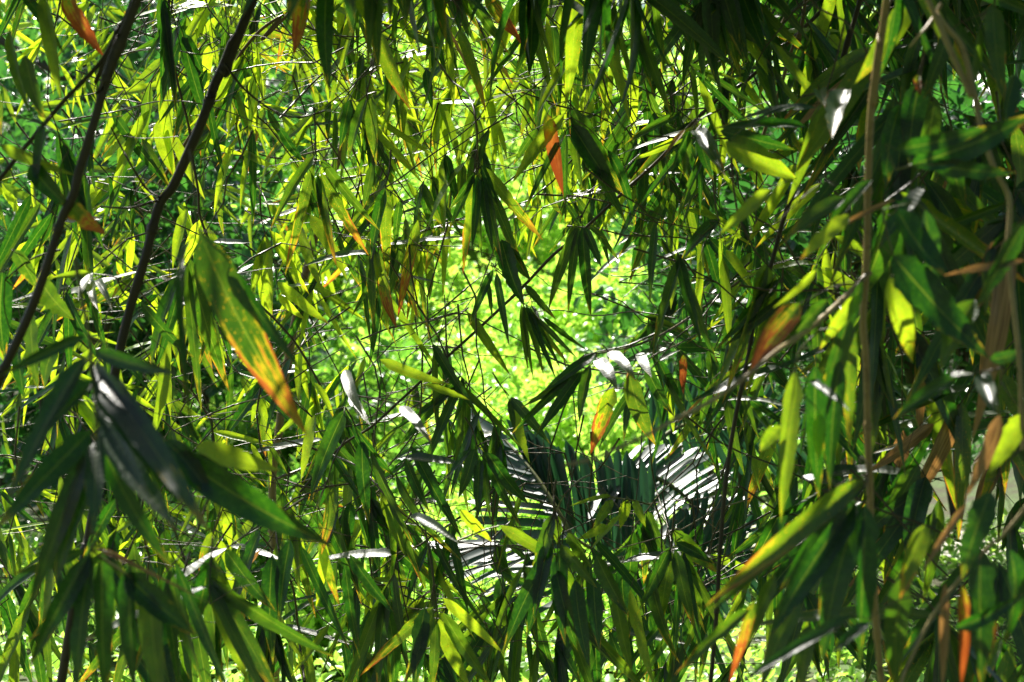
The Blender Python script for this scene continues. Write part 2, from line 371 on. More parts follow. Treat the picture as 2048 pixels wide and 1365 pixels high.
c8 = cane('bamboo_cane', [(1852,-8),(1870,25),(1898,60),(1926,96),(1946,180),(1966,268),(1990,340),(2016,388),(2020,430),(2016,500),(2026,600),(2036,690),(2041,760),(2046,900)],
          2.2, 13, M_TAN, 'pale tan crooked cane with a swollen joint near the right edge', nodes=.22)
side_twigs(c8, [[(1882,8),(1861,44),(1842,68),(1820,94)]], 2.2, 8, M_TAN)
c9 = cane('bamboo_branch', [(1530,130),(1440,195),(1364,268),(1320,318),(1250,382),(1165,462),(1105,512),(1042,578),(960,655),(895,714),(800,802),(740,856),(680,895),(600,985)],
          4.2, 9, M_TWIG, 'long straight twig running diagonally across the bright gap from upper right to lower left', 'bamboo branch', nodes=.22, r1=.55, up=.5)
side_twigs(c9, [[(895,714),(893,690),(891,640),(889,590)],[(1040,578),(1015,560),(992,540)],[(1042,578),(1046,600),(1047,614)]], 4.2, 4.5, M_TWIG)
c10 = cane('bamboo_branch', [(1740,545),(1700,585),(1673,611),(1622,655),(1588,680),(1553,703),(1495,751),(1416,806),(1348,840),(1290,872),(1193,915),(1128,931)],
           [2.4,2.38,2.35,2.3,2.25,2.2,2.15,2.1,2.05,2.0,1.95,1.92], 13, M_TAN, 'blurred pale branch reaching left from the upright right-hand cane over the palm', 'bamboo branch', nodes=.13, up=0, r1=.4)
c12 = cane('bamboo_branch', [(2040,1030),(1981,1090),(1909,1172),(1861,1240),(1827,1308),(1808,1350),(1795,1400)], 2.1, 9, M_TAN,
           'pale straight branch slanting through the lower right corner', 'bamboo branch', nodes=.2, up=.3)
c13s = cane('bamboo_cane', [(1500,-5),(1530,60),(1560,50),(1572,30)], 3.6, 6, M_BROWN, 'short bent brown twig hooked at the top edge right of centre', 'bamboo branch', nodes=.1, up=.5)
c14 = cane('bamboo_cane', [(1612,-5),(1600,60),(1580,110),(1560,180),(1540,230),(1524,280)], 3.8, 9, M_BROWN, 'short brown cane dropping from the top edge left of the white glossy leaf', nodes=.16)
c15 = cane('bamboo_cane', [(1722,-5),(1700,60),(1672,190),(1640,260),(1605,345),(1570,430),(1545,520),(1510,640),(1495,720),(1470,840),(1452,960),(1440,1100),(1432,1240),(1420,1380)],
           3.4, 11, M_CANE, 'long dark leaning cane left of the upright right-hand cane', nodes=.3)
c16 = cane('bamboo_branch', [(1790,640),(1700,600),(1620,560),(1560,470),(1500,430)], 3.2, 5, M_TWIG, 'thin dark twig rising left from behind the upright right-hand cane', 'bamboo branch', nodes=.12, up=0)
thin = [
 ([(700,420),(735,395),(790,360),(850,318),(920,270),(960,235),(990,175)],4.4,4,'thin wavy twig climbing right above the fan of dark leaves at centre top'),
 ([(720,680),(785,657),(860,640),(925,625),(985,655),(1045,680),(1105,712)],4.3,4,'thin arched twig crossing the left edge of the bright gap'),
 ([(1348,640),(1270,625),(1190,630),(1115,622),(1050,625)],4.6,3,'hair-thin level twig across the bright gap'),
 ([(1550,560),(1440,540),(1330,545),(1240,552),(1180,540)],4.6,3,'hair-thin twig reaching left into the gap above the level one'),
 ([(1480,560),(1400,620),(1330,665),(1270,690),(1215,705),(1185,712)],4.1,6,'glossy twig carrying the shiny leaves right of the gap'),
 ([(1500,640),(1420,660),(1350,690),(1300,720),(1270,760)],4.2,4,'thin twig under the glossy twig right of the gap'),
 ([(560,880),(640,900),(720,940),(790,1010),(850,1060),(900,1110),(960,1200),(1020,1300)],4.0,4.5,'long thin twig curving down across the lower middle'),
 ([(870,760),(900,800),(930,850),(958,895)],4.3,3.5,'short twig dropping to the dark fan below the gap'),
 ([(1240,880),(1200,935),(1160,960),(1130,990),(1112,1022)],3.9,4.5,'thin twig from the palm down to the big dark cluster'),
 ([(1300,860),(1310,960),(1335,1060),(1350,1130),(1370,1210)],4.1,4,'upright thin twig right of the palm'),
 ([(1500,1000),(1430,1020),(1360,1060),(1300,1080),(1225,1100)],4.1,3.5,'thin twig lying across the right palm frond'),
 ([(470,250),(490,330),(520,380),(540,430),(545,480),(530,540)],4.6,4,'kinked hanging twig left of the upper fan of rusty leaves'),
 ([(870,120),(900,160),(935,190),(950,250),(955,345)],4.0,5,'kinked dark twig above the centre top fan'),
 ([(1290,0),(1310,25),(1330,40),(1325,70),(1350,90)],4.4,4,'zigzag bare twig at the top edge right of centre'),
 ([(200,130),(260,108),(330,95),(400,110),(450,100)],3.9,4,'thin twig crossing both dark canes near the top left'),
 ([(120,245),(230,225),(330,205),(420,215),(520,250)],3.9,3.5,'lower thin twig crossing both dark canes near the top left'),
 ([(400,840),(470,810),(540,790),(610,740),(680,700)],4.4,4,'pale lit twig behind the tip of the big rust-stained leaf'),
 ([(600,700),(640,640),(690,610),(760,600)],4.8,4,'crooked twig left of the bright gap'),
 ([(690,290),(640,300),(560,315),(480,300),(400,320)],4.9,4,'tangled level twig under the white patches at upper left'),
 ([(745,870),(760,960),(790,1060),(800,1160),(830,1300)],4.4,4.5,'near-upright thin twig in the lower middle'),
 ([(610,1365),(600,1270),(585,1180),(560,1100),(548,1000)],4.2,6,'dark crooked twig in the lower left centre'),
 ([(560,235),(640,150),(720,90),(800,40),(860,-10)],4.8,5,'slanting twig behind the top edge leaves'),
]
for pts, Y, wp, lab in thin:
    cane('bare_twig', [(a + random.uniform(-3, 3), b + random.uniform(-3, 3)) for a, b in pts], [Y + .12 * math.sin(i * 1.7) for i in range(len(pts))], wp, M_TWIG, lab, 'twig', nodes=.09, up=0, r1=.55)

# ------------------------------------------------------------------ sprays traced by hand
def spray(Y, node, twig, leaves, label, twpx=4.5, mat=None, name='bamboo_spray', group=None, tY=None):
    """node (px,py); twig: further pixel points away from the node; leaves (x0,y0,x1,y1,w[,kind[,face]])"""
    o = empty(name, at(node[0], node[1], Y), label, 'bamboo branch', group)
    if twig:
        t = Tubes(); r = twpx * K * Y / 2
        for l in leaves:
            dd = math.hypot(l[0] - node[0], l[1] - node[1])
            if 5 < dd < 150:
                A_ = at(*min([node] + twig, key=lambda q: math.hypot(q[0]-l[0], q[1]-l[1]+30)), Y); B_ = at(l[0], l[1], Y); M_ = A_.lerp(B_, .5) + Vector((random.gauss(0, .01), random.gauss(0, .01), random.uniform(-.01, .02)))
                t.add(smooth_path([A_, M_, B_], 3), r * .55, r * .35, 5, 0, o.location)
        P = [at(a, b, Y + (0 if tY is None else tY) * i) for i, (a, b) in enumerate([node] + twig)]
        t.add(smooth_path(P, 4), r * .6, r, 6, .07, o.location); link('twig', t.mesh('twig', mat or M_TWIG), o)
    for l in leaves: pleaf(o, Y, *l)
    return o

#--DATA--
exec_marker = 0
HERO = [
 # near, blurred, lower left
 (2.1,(196,875),[(192,823),(185,758),(178,672),(164,600),(150,520)],[
  (171,672,0,752,27,'s'),(170,715,12,1010,48,'s'),(190,703,359,748,32,'s'),(192,742,415,1062,58,'s'),(195,770,352,1000,50,'s'),
  (200,850,350,1062,54,'s'),(203,890,342,1137,42,'d',.1),(192,890,105,1182,48,'d',.1),(182,885,52,1218,48,'d',.2),(182,862,-12,1062,54,'s'),
  (194,880,184,1068,44,'s'),(186,760,60,900,34,'s'),(198,800,300,1000,40,'s'),(190,730,300,860,36,'s')],
  'nearest blurred spray of broad dark blue-green leaves hanging at lower left','M_OLIVE',9),
 (2.2,(181,1100),[(183,1060),(186,1000),(190,940)],[
  (204,1108,212,1410,48,'d'),(250,1148,395,1273,58,'d'),(192,1095,288,1137,16,'t'),(190,1098,424,1206,13,'t'),(178,1108,58,1335,42,'d'),
  (170,1100,20,1150,26,'d'),(182,1110,150,1400,44,'d'),(186,1112,110,1260,36,'g'),(300,1180,330,1420,50,'g'),(260,1130,270,1390,44,'d')],
  'second blurred dark fan of leaves, hanging in the lower left corner','M_OLIVE',8),
 (2.3,(345,890),[(300,850),(260,800)],[(345,905,668,1094,72,'d',.1),(392,893,562,942,46,'l',0),(330,880,430,1010,44,'d')],
  'long broad dark green leaf pointing right with a rusty nub at its tip, lower left','M_OLIVE',6),
 (2.4,(398,462),[(392,430),(388,380),(380,300)],[(400,466,612,872,78,'b',.05),(448,520,604,745,30,'d',.2),(381,484,369,862,17,'d',.9)],
  'large near leaf stained with rust and burnt brown at its tip, below the thickest cane','M_TWIG',6),
 (2.6,(140,300),[(90,250),(20,230)],[(0,290,150,350,26,'l'),(60,330,142,420,40,'d'),(130,400,212,470,44,'R'),(50,110,90,240,36,'e'),(90,240,70,420,30,'d')],
  'dark leaves crossing the brown leaning cane near the left edge','M_TWIG',5),
 (2.9,(128,0),[(125,-60),(110,-120)],[(128,-10,207,113,38,'o',.1),(85,-10,118,200,30,'l',.1),(40,-20,130,110,24,'d'),(20,60,60,230,30,'e')],
  'spray at the top left corner with one speckled orange leaf beside a bright green one','M_TWIG',5),
 (3.0,(655,-20),[(640,-80),(600,-140)],[(655,-40,658,185,38,'d',.1),(610,-20,585,110,34,'R'),(700,-30,735,50,32,'l',0)],
  'broad plain dark leaf hanging straight down from the top edge, left of centre','M_TWIG',5),
 (3.2,(10,560),[(60,520),(120,500)],[(30,500,75,580,34,'e',.4),(80,560,148,640,50,'e',.3),(5,545,10,720,46,'d'),(62,620,75,780,40,'e',.5),(35,700,45,800,26,'d'),(115,690,85,780,40,'e',.4)],
  'grey veined leaves with shiny cross-ribs at the left edge','M_TWIG',5),
 (3.3,(188,548),[(230,555),(262,575),(300,560)],[(186,546,155,600,20,'l',.8),(180,560,195,618,22,'e',1.0),(196,562,222,615,16,'e',1.0),(180,545,100,557,14,'l'),(190,545,203,528,9,'y')],
  'small five-leaved sprig glaring white on dark ground, left of the thickest cane','M_TWIG',4),
 (3.4,(278,602),[(250,590),(235,560)],[(282,605,388,718,26,'d',.3),(330,700,300,900,26,'l')],
  'smooth slate-dark leaf arching right below the thickest cane','M_TWIG',4),
 # upper left, behind the canes
 (4.2,(325,130),[(338,60),(345,0)],[(325,125,345,350,32,'y',0),(300,220,215,400,24,'l'),(318,240,352,360,36,'y',0),(270,250,200,330,20,'y'),(345,270,410,400,26,'y'),(222,220,350,385,24,'d',.2),(300,170,285,300,26,'g')],
  'sunlit yellow-green spray framed between the two leaning canes','M_TWIG',4.5),
 (4.6,(395,430),[(398,380),(380,320)],[(400,440,350,560,26,'y'),(410,440,430,560,26,'y'),(420,460,470,560,22,'l'),(372,420,345,540,24,'l'),(470,290,425,430,20,'y',.2),(395,600,350,720,40,'y'),(345,560,352,720,34,'y'),(400,620,425,740,24,'r'),(330,640,342,840,28,'y')],
  'bright lime leaves hanging just right of the thickest cane','M_TWIG',4.5),
 (4.5,(500,250),[(495,180),(480,120)],[(505,262,505,460,19,'d',0),(560,260,612,330,20,'d',.1),(500,300,480,420,16,'y'),(480,300,560,340,16,'y'),(430,290,490,310,14,'y')],
  'narrow dark leaf hanging plumb before the lime mass, left of the rusty fan','M_TWIG',4),
 (4.0,(633,320),[(631,290),(630,250),(628,215)],[
  (630,310,537,462,22,'e',.1),(628,328,568,552,24,'r',.1),(622,345,660,480,14,'g'),(637,348,675,540,20,'r',.1),(641,345,738,512,28,'r',.1),
  (640,318,760,462,22,'e',.1),(635,350,640,440,14,'g')],
  'six dark leaves with rusty tips spread like a hand left of centre','M_TWIG',4),
 (4.3,(530,470),[(522,430),(520,390)],[(532,470,545,640,30,'l',0),(528,480,505,590,22,'l'),(540,462,600,560,22,'y'),(545,480,620,590,20,'y'),(555,565,660,650,28,'y',0),(556,590,610,640,18,'y'),(600,450,640,580,26,'l'),(620,430,695,560,30,'l')],
  'bright yellow-green fan with one long upright blade under the rusty hand of leaves','M_TWIG',4),
 (4.1,(770,375),[(778,345),(782,300)],[(770,376,742,520,26,'d',.1),(774,376,776,560,27,'r',0),(768,540,792,660,28,'R'),(836,440,795,640,24,'R'),(800,400,790,500,20,'g')],
  'upright yellow-hearted leaf and two red-brown ones left of the gap','M_TWIG',4),
 (3.8,(733,190),[(745,140),(755,80),(765,20)],[(733,196,692,320,26,'e',.5),(742,196,752,330,28,'e',.1),(700,200,680,300,22,'d'),(752,62,822,222,34,'r',.1),(745,330,725,420,20,'g')],
  'pair of ribbed grey-green leaves hanging at upper centre left','M_TWIG',4.5),
 (3.7,(905,0),[(900,-60)],[(875,10,905,100,22,'d'),(918,60,972,225,24,'r',.1),(810,60,880,100,18,'e',.6),(900,60,960,180,16,'t',.8),(892,-10,850,130,24,'d'),(935,-10,1020,110,26,'e'),(970,-10,1045,85,28,'R'),(985,-10,1052,100,20,'R'),(862,-10,868,80,22,'d')],
  'rust-edged leaves falling from the top edge at centre','M_TWIG',4.5),
 (3.5,(1150,-20),[(1152,-80)],[(1152,-20,1130,218,36,'l',0),(1095,-10,1030,155,32,'d',.1),(1195,-15,1150,60,26,'y'),(1185,-10,1260,245,30,'l',.1),(1212,-10,1275,200,20,'g'),(1248,-10,1310,190,22,'d'),(1260,30,1345,240,26,'e',.1),(1305,-10,1330,150,20,'g'),(1225,-10,1245,200,18,'l'),(1335,-20,1380,90,30,'d')],
  'long green leaves hanging from the top edge just right of centre','M_TWIG',4.5),
 (3.7,(1142,235),[(1141,200),(1146,150),(1148,110)],[
  (1095,228,1127,392,32,'o',0),(1135,256,1042,436,15,'d',.2),(1132,270,1128,420,18,'d'),(1146,218,1250,392,42,'g',.1),(1144,250,1237,388,46,'d',.1),
  (1137,120,1070,240,22,'l'),(1128,230,1025,365,36,'l',.1),(1150,270,1165,380,24,'g'),(1190,330,1250,440,30,'g'),(1215,300,1270,440,24,'d')],
  'broad leaves around one orange-brown leaf above the gap','M_TWIG',4.5),
 (4.0,(957,340),[(955,300),(952,255),(948,210)],[
  (950,345,893,472,18,'d',.1),(952,350,925,552,24,'r',.1),(955,350,943,500,20,'d'),(960,352,962,520,18,'g'),(964,352,988,512,20,'d',.1),(966,345,1008,540,26,'e'),
  (968,335,1087,482,28,'r',.1),(962,330,1000,420,20,'d'),(947,350,900,420,18,'g'),(975,370,1050,545,30,'e')],
  'dense fan of dark green leaves at the centre over the bright gap','M_TWIG',4),
 (4.0,(990,535),[(1010,550),(1035,575)],[(986,540,937,656,17,'d'),(993,545,1017,693,18,'d'),(1003,480,1048,612,44,'d',.1),(1022,495,1062,562,28,'g'),(1048,570,1113,640,20,'g'),(975,560,985,640,12,'d')],
  'dark broad leaf pair hanging from the diagonal twig into the gap','M_TWIG',3.5),
 (4.2,(933,622),[(900,628),(860,640)],[(934,624,1022,752,22,'l',0)],'single slim bright green leaf drooping in the middle of the gap','M_TWIG',3),
 (4.1,(1160,448),[(1165,430),(1180,400)],[(1156,452,1095,622,24,'e',.1),(1158,455,1135,632,19,'g',.1),(1165,452,1182,637,27,'d',.1),(1170,455,1202,535,20,'d'),(1150,450,1120,520,18,'g'),(1180,450,1215,480,14,'g')],
  'three dark blades hanging side by side at the top right of the gap','M_TWIG',3.5),
 (4.15,(1045,608),[(1043,590)],[(1043,610,1056,742,14,'e'),(1046,612,1067,763,11,'e'),(1048,612,1088,752,16,'g'),(1052,612,1113,760,17,'d'),(1056,614,1122,738,15,'d'),(1060,620,1139,732,16,'r'),(1070,632,1155,718,13,'g'),(1085,634,1177,704,14,'d'),(1064,612,1080,640,10,'d')],
  'thin dark leaves raying down in a comb through the middle of the gap','M_TWIG',3.5),
 (3.7,(1193,704),[(1215,700),(1260,690),(1310,668)],[
  (1193,706,1083,784,27,'d',.5),(1168,741,1043,816,21,'g'),(1163,744,1070,875,27,'d'),(1158,742,1022,868,21,'d'),(1180,730,1159,848,27,'e',.5),
  (1193,716,1234,779,31,'e',1.0),(1217,703,1272,760,29,'e',.8),(1279,706,1303,752,24,'e',.9),(1258,748,1311,892,42,'e',.3),(1228,775,1181,910,40,'R',0),
  (1292,734,1347,832,27,'d'),(1316,720,1368,810,24,'d'),(1317,724,1362,700,16,'d',.8),(1367,710,1367,791,19,'o',0),(1258,740,1250,790,10,'t',0)],
  'shiny ribbed leaves drooping right of the gap, one with an amber streak','M_TWIG',4.5),
 (3.8,(955,893),[(945,860),(930,835)],[(950,898,916,998,28,'d',.1),(960,918,955,1037,24,'d',0),(966,918,981,1043,18,'g'),(965,902,1044,1057,22,'d'),(974,905,1060,1012,30,'d',.1),(940,900,890,960,18,'d')],
  'upright dark fan left of the palm, five blades','M_TWIG',4),
 (4.0,(1018,792),[(1000,770),(985,745)],[(1020,796,1060,928,26,'l',0),(1022,795,1100,890,24,'g'),(1018,800,1030,870,14,'g')],'bright green blade hanging over the top of the palm','M_TWIG',3.5),
 (3.9,(720,880),[(705,840),(690,815)],[(724,880,738,1050,32,'d',0),(690,820,620,1000,38,'g',.1),(740,900,830,1100,24,'g'),(705,850,790,960,22,'d'),(630,830,600,960,26,'l')],
  'long dark blades crossing left of the palm','M_TWIG',4),
 (3.6,(800,810),[(760,800),(700,790)],[(800,812,862,885,24,'e',1.1),(700,790,740,850,24,'e',.9),(690,740,725,830,26,'e',.8),(760,720,900,770,24,'l',.1),(850,770,940,800,20,'l')],
  'leaf shining white along its upper face, below and left of the gap','M_TWIG',4),
 (3.5,(1110,1022),[(1108,990),(1112,960)],[
  (1108,1028,1060,1170,32,'e',.3),(1104,1100,1005,1306,38,'d',.1),(1110,1030,1114,1090,24,'e',0),(1122,1090,1191,1177,30,'e',.5),(1136,1066,1184,1138,30,'e',.6),
  (1118,1134,1177,1258,38,'e',.1),(1111,1137,1155,1304,36,'d',.1),(1193,1112,1258,1234,38,'e',.3),(1187,1155,1200,1306,36,'d',0),(1100,1080,1068,1240,34,'d'),(1120,1100,1130,1290,40,'d',.1),(1095,1120,1050,1280,30,'d'),
  (1150,1160,1180,1340,36,'d'),(1230,1190,1265,1350,34,'g')],
  'heavy cluster of near-black speckled leaves at the bottom centre','M_TWIG',5),
 (3.55,(998,1052),[(965,1062),(915,1082)],[(1000,1052,1144,1144,27,'l',0),(920,1020,985,1085,26,'y',.1),(820,1032,918,1082,26,'e',1.1)],'fresh bright green leaf slanting right on a pale twig, lower centre','M_TAN',5),
 (3.6,(873,1222),[(868,1170),(860,1110),(850,1060)],[(868,1214,718,1354,27,'r',.1),(866,1226,806,1372,30,'e'),(878,1238,942,1380,34,'l',.1),(886,1226,986,1375,30,'g',0),(885,1196,1009,1310,24,'y',.1),(872,1240,862,1390,24,'g'),(850,1215,830,1385,40,'d')],
  'green and yellow-edged leaves fanning at the bottom edge left of the black cluster','M_TWIG',4.5),
 (3.5,(655,960),[(668,920),(690,880)],[(668,975,642,1110,26,'r',0),(640,1080,680,1215,22,'r',0),(650,1085,632,1215,22,'y'),(580,1080,560,1250,36,'d'),(520,1060,440,1290,34,'d'),(545,1110,545,1330,40,'d',0),(600,1090,700,1300,24,'d'),(700,1110,790,1230,28,'d',.2),(690,1130,720,1320,24,'d')],
  'glowing yellow leaf with orange margins among dark ones, lower left centre','M_TWIG',4.5),
 (3.8,(430,1060),[(445,1020),(460,980)],[(432,1062,398,1155,28,'r',0),(480,1090,490,1250,26,'r'),(440,1080,500,1240,30,'y'),(500,1080,480,1160,30,'e'),(450,1000,460,1100,24,'l'),(520,1100,455,1180,18,'t')],
  'orange-tipped leaf glowing beside the long broad dark leaf','M_TWIG',4),
 # right
 (2.7,(1690,178),[(1640,185),(1600,195)],[(1688,180,1664,278,46,'e',1.15),(1640,180,1650,212,26,'e',1.1)],'large leaf gleaming pure white at upper right','M_TWIG',4),
 (2.6,(1817,5),[(1830,-30)],[(1817,8,1711,166,46,'l',0)],'broad lit green leaf beside the top of the upright right-hand cane','M_TWIG',4),
 (2.9,(1646,205),[(1672,120),(1690,40)],[(1645,205,1575,410,28,'l',0),(1632,216,1470,236,20,'d',.6),(1614,255,1427,250,26,'d',.5),(1594,214,1452,276,13,'e',1.0),(1451,284,1596,358,52,'l',.1),(1440,262,1590,300,34,'d')],
  'spray of dark level leaves over a dappled green one, left of the gleaming white leaf','M_TWIG',4.5),
 (3.3,(1385,262),[(1400,240),(1450,215)],[(1370,260,1325,320,22,'t',.7),(1378,262,1366,355,18,'e',.3),(1392,262,1450,345,34,'e',.8),(1400,265,1425,360,24,'d',.4),(1380,262,1340,360,20,'d')],
  'drooping grey leaves catching the light at upper right centre','M_TWIG',4.5),
 (3.6,(1436,35),[(1450,0),(1460,-40)],[(1438,38,1500,125,24,'e',0),(1436,45,1450,150,20,'e',0),(1455,0,1470,50,20,'e',.8),(1480,0,1590,90,26,'g',.5),(1402,70,1425,105,12,'o'),(1500,20,1540,110,18,'l'),(1640,50,1590,110,24,'l'),(1660,70,1690,105,24,'l')],
  'leaves with brown edges near the top right of centre','M_TWIG',4),
 (3.7,(1438,445),[(1430,400),(1425,360)],[(1445,515,1462,700,22,'l',0),(1451,500,1510,580,24,'l'),(1440,470,1440,560,12,'l'),(1440,440,1360,520,30,'d'),(1470,620,1440,760,22,'d'),(1400,520,1390,660,20,'r'),(1360,530,1340,620,16,'l')],
  'clear lit green upright leaf in the dark right centre','M_TWIG',4),
 (2.3,(1560,440),[(1600,400),(1650,360)],[(1540,380,1440,470,28,'l'),(1690,395,1570,480,34,'e',.4),(1700,430,1600,520,34,'y',.2),(1745,360,1640,480,30,'d',.7),(1850,370,1750,505,34,'d',.7),(1790,400,1650,470,22,'t',.4)],
  'blurred pale and grey leaves crossing left of the upright right-hand cane','M_TWIG',4),
 (2.15,(1830,330),[(1790,340)],[(1823,330,2070,226,60,'d',.1),(1861,330,2034,346,40,'d'),(1790,300,1990,250,34,'d')],'big blurred blue-green leaf reaching the right edge','M_OLIVE',6),
 (2.2,(1786,505),[(1775,470),(1765,420)],[(1786,512,1983,720,82,'d',.1),(1779,555,1828,726,46,'y',0),(1795,420,1900,560,60,'d'),(1850,420,1870,620,56,'d'),(1950,600,1880,740,50,'g')],
  'very broad dark leaf over a lit one, right of the upright cane','M_OLIVE',6),
 (2.1,(2050,515),[(2070,520)],[(2050,522,1886,551,30,'t',.1),(2050,440,1950,620,44,'d')],'tan leaf pointing left at the right edge','M_TWIG',5),
 (2.3,(1725,560),[(1735,545)],[(1725,560,1628,840,30,'g',.1),(1600,607,1497,758,50,'R',.2),(1632,540,1546,618,15,'y'),(1720,590,1640,700,28,'y'),(1700,640,1700,900,34,'e'),(1655,600,1560,700,30,'e')],
  'rusty dark leaf at the end of the blurred pale branch, left of the upright cane','M_TWIG',5),
 (2.3,(1590,735),[(1600,700),(1640,660)],[(1592,740,1562,1047,40,'l',.05),(1630,730,1640,1000,44,'d'),(1680,720,1660,980,40,'d'),(1640,828,1638,920,28,'y',0),(1562,852,1520,904,32,'l',0),(1620,760,1700,820,20,'d',.8)],
  'long mid-green hanging leaves left of the upright cane, at right middle height','M_OLIVE',5),
 (2.2,(1920,750),[(1960,745),(2010,735)],[(1916,754,1784,838,32,'d',.3),(1964,748,1996,832,36,'d',.9),(1900,752,1948,748,20,'e',1.1),(1980,720,2048,700,26,'d'),(2000,830,1930,1000,50,'t'),(2048,828,1978,950,44,'l',.1)],
  'blurred shiny leaves by the right edge with one tan leaf under them','M_TWIG',5),
 (2.2,(1735,950),[(1738,930)],[(1728,958,1411,1214,44,'r',.05),(1722,972,1408,1234,34,'g',.2),(1711,1003,1536,1278,62,'d',.1),(1720,1010,1640,1330,60,'d'),(1700,985,1600,1060,30,'e'),(1730,1010,1720,1340,56,'d'),(1690,1020,1560,1180,36,'d')],
  'long yellow-edged leaf with an orange tip pointing down left, lower right','M_TWIG',6),
 (2.05,(1740,1235),[(1800,1200),(1860,1190)],[(1706,1229,1468,1375,26,'d',.5),(1739,1247,1664,1306,26,'d',.6),(1909,1257,2055,1188,30,'d',.2)],
  'thin blurred blue-green leaves low in front at lower right','M_OLIVE',5),
 (2.1,(1990,960),[(2010,930),(2040,900)],[(1982,984,1924,1160,56,'d',.2),(1932,1010,1842,1147,28,'t',.2),(1890,1168,1885,1385,36,'t',0),(1925,1170,1923,1385,26,'o',0),(1991,1240,1977,1318,17,'o',0),(1960,1100,1965,1380,60,'d'),(2020,1100,2010,1300,60,'d'),(1810,1150,1790,1390,50,'g'),(1850,1050,1800,1200,40,'r')],
  'broad blue-dark leaf above a tan and a red-brown upright blade, lower right corner','M_TWIG',5),
 (2.4,(1480,1180),[(1500,1140),(1560,1080)],[(1500,1215,1350,1350,26,'e',.1),(1508,1200,1460,1370,22,'R'),(1550,1150,1490,1300,30,'g'),(1600,1200,1520,1380,40,'g'),(1620,1250,1600,1390,40,'e')],
  'half-brown leaves hanging under the yellow-edged leaf, lower right','M_TWIG',4),
 (3.6,(1342,1100),[(1345,1060),(1350,1010)],[(1340,1095,1280,1220,30,'g'),(1345,1105,1318,1265,32,'g',.1),(1350,1100,1390,1260,30,'e'),(1345,1060,1440,1148,38,'e',.3),(1352,1085,1430,1130,24,'d'),(1338,1110,1300,1200,20,'d'),(1300,1140,1355,1330,30,'g'),(1260,1180,1310,1380,28,'l')],
  'olive leaves hanging right of the black cluster before the palm','M_TWIG',4.5),
 (3.9,(1215,995),[(1260,1000),(1300,1010)],[(1225,1000,1185,1060,24,'l',0),(1255,1000,1240,1058,26,'l',0),(1270,1000,1290,1055,20,'l'),(1212,1050,1155,1080,20,'l',0),(1240,1030,1180,1100,14,'l',.4),(1222,992,1140,1010,12,'l',.5)],
  'fresh translucent green leaves standing before the dark palm leaflets','M_OLIVE',4),
 (2.5,(1990,20),[(1990,-30)],[(1985,10,2010,205,40,'e',.1),(1960,60,1945,180,26,'g'),(2030,150,2010,260,40,'d'),(1900,60,1850,200,36,'d')],'rough brownish leaf hanging at the top right corner','M_TWIG',5),
 (2.6,(1840,160),[(1850,100)],[(1840,165,1820,330,50,'d'),(1800,210,1770,380,46,'d'),(1835,150,1842,192,16,'o'),(1870,200,1850,330,40,'e'),(1900,260,1930,420,44,'d')],'dark leaves with a small orange scrap between the two right-hand canes','M_TWIG',5),
]
mats = {'M_OLIVE': M_OLIVE, 'M_TWIG': M_TWIG, 'M_TAN': M_TAN}
random.seed(21)
for Y, node, tw, lv, lab, mt, tp in HERO: spray(Y, node, tw, lv, lab, tp, mats[mt])
#--FILL--
GAP = [(935,510),(1000,590),(1130,560),(1260,600),(1265,650),(1225,700),(1150,790),(1010,830),(940,780),(895,690),(890,570)]
PALMY = 6.4; GAP2 = [(1000,890),(1230,860),(1440,930),(1440,1090),(1250,1040),(1050,1060)]
def inpoly(x, y, P):
    c = False
    for i in range(len(P)):
        (x1, y1), (x2, y2) = P[i], P[i-1]
        if (y1 > y) != (y2 > y) and x < (x2 - x1) * (y - y1) / (y2 - y1) + x1: c = not c
    return c
MARKS = [((318,412),'the thickest dark cane'),((146,392),'the brown leaning cane'),((190,900),'the nearest blurred dark spray'),((500,650),'the large rust-stained leaf'),
 ((633,330),'the six-leaved rusty hand'),((960,420),'the dense centre fan'),((1050,690),'the comb of thin leaves'),((1140,300),'the broad leaves above the gap'),
 ((1150,980),'the palm'),((1110,1180),'the near-black cluster'),((870,1250),'the yellow-edged bottom fan'),((1675,230),'the gleaming white leaf'),((1736,500),'the upright right-hand cane'),
 ((1970,280),'the pale crooked cane'),((1560,1110),'the orange-tipped long leaf'),((1450,600),'the lit upright leaf'),((1890,1250),'the red-brown upright blade'),((1230,760),'the shiny ribbed leaves'),
 ((905,60),'the rust-edged top leaves'),((500,980),'the long broad dark leaf'),((655,1060),'the glowing yellow leaf'),((1880,620),'the very broad dark leaf'),((60,600),'the grey veined leaves'),((1510,280),'the dark level leaves'),((720,60),'the plain dark top leaf'),((325,220),'the sunlit framed spray')]
NUM = ['','one','two','three','four','five','six','seven','eight','nine','ten','eleven','twelve']
used = {}
def fill_label(px, py, n, kindword, size):
    for (mx, my), nm in sorted(MARKS, key=lambda m: (m[0][0]-px)**2 + (m[0][1]-py)**2)[:6]:
        dx, dy = px - mx, py - my
        if abs(dx) > 2.2 * abs(dy): rel = 'right of' if dx > 0 else 'left of'
        elif abs(dy) > 2.2 * abs(dx): rel = 'below' if dy > 0 else 'above'
        else: rel = ('below and right of' if dx > 0 else 'below and left of') if dy > 0 else ('above and right of' if dx > 0 else 'above and left of')
        lab = '%s %s-leaved %s spray %s %s' % (size, NUM[n], kindword, rel, nm)
        if lab not in used: return lab
    return lab
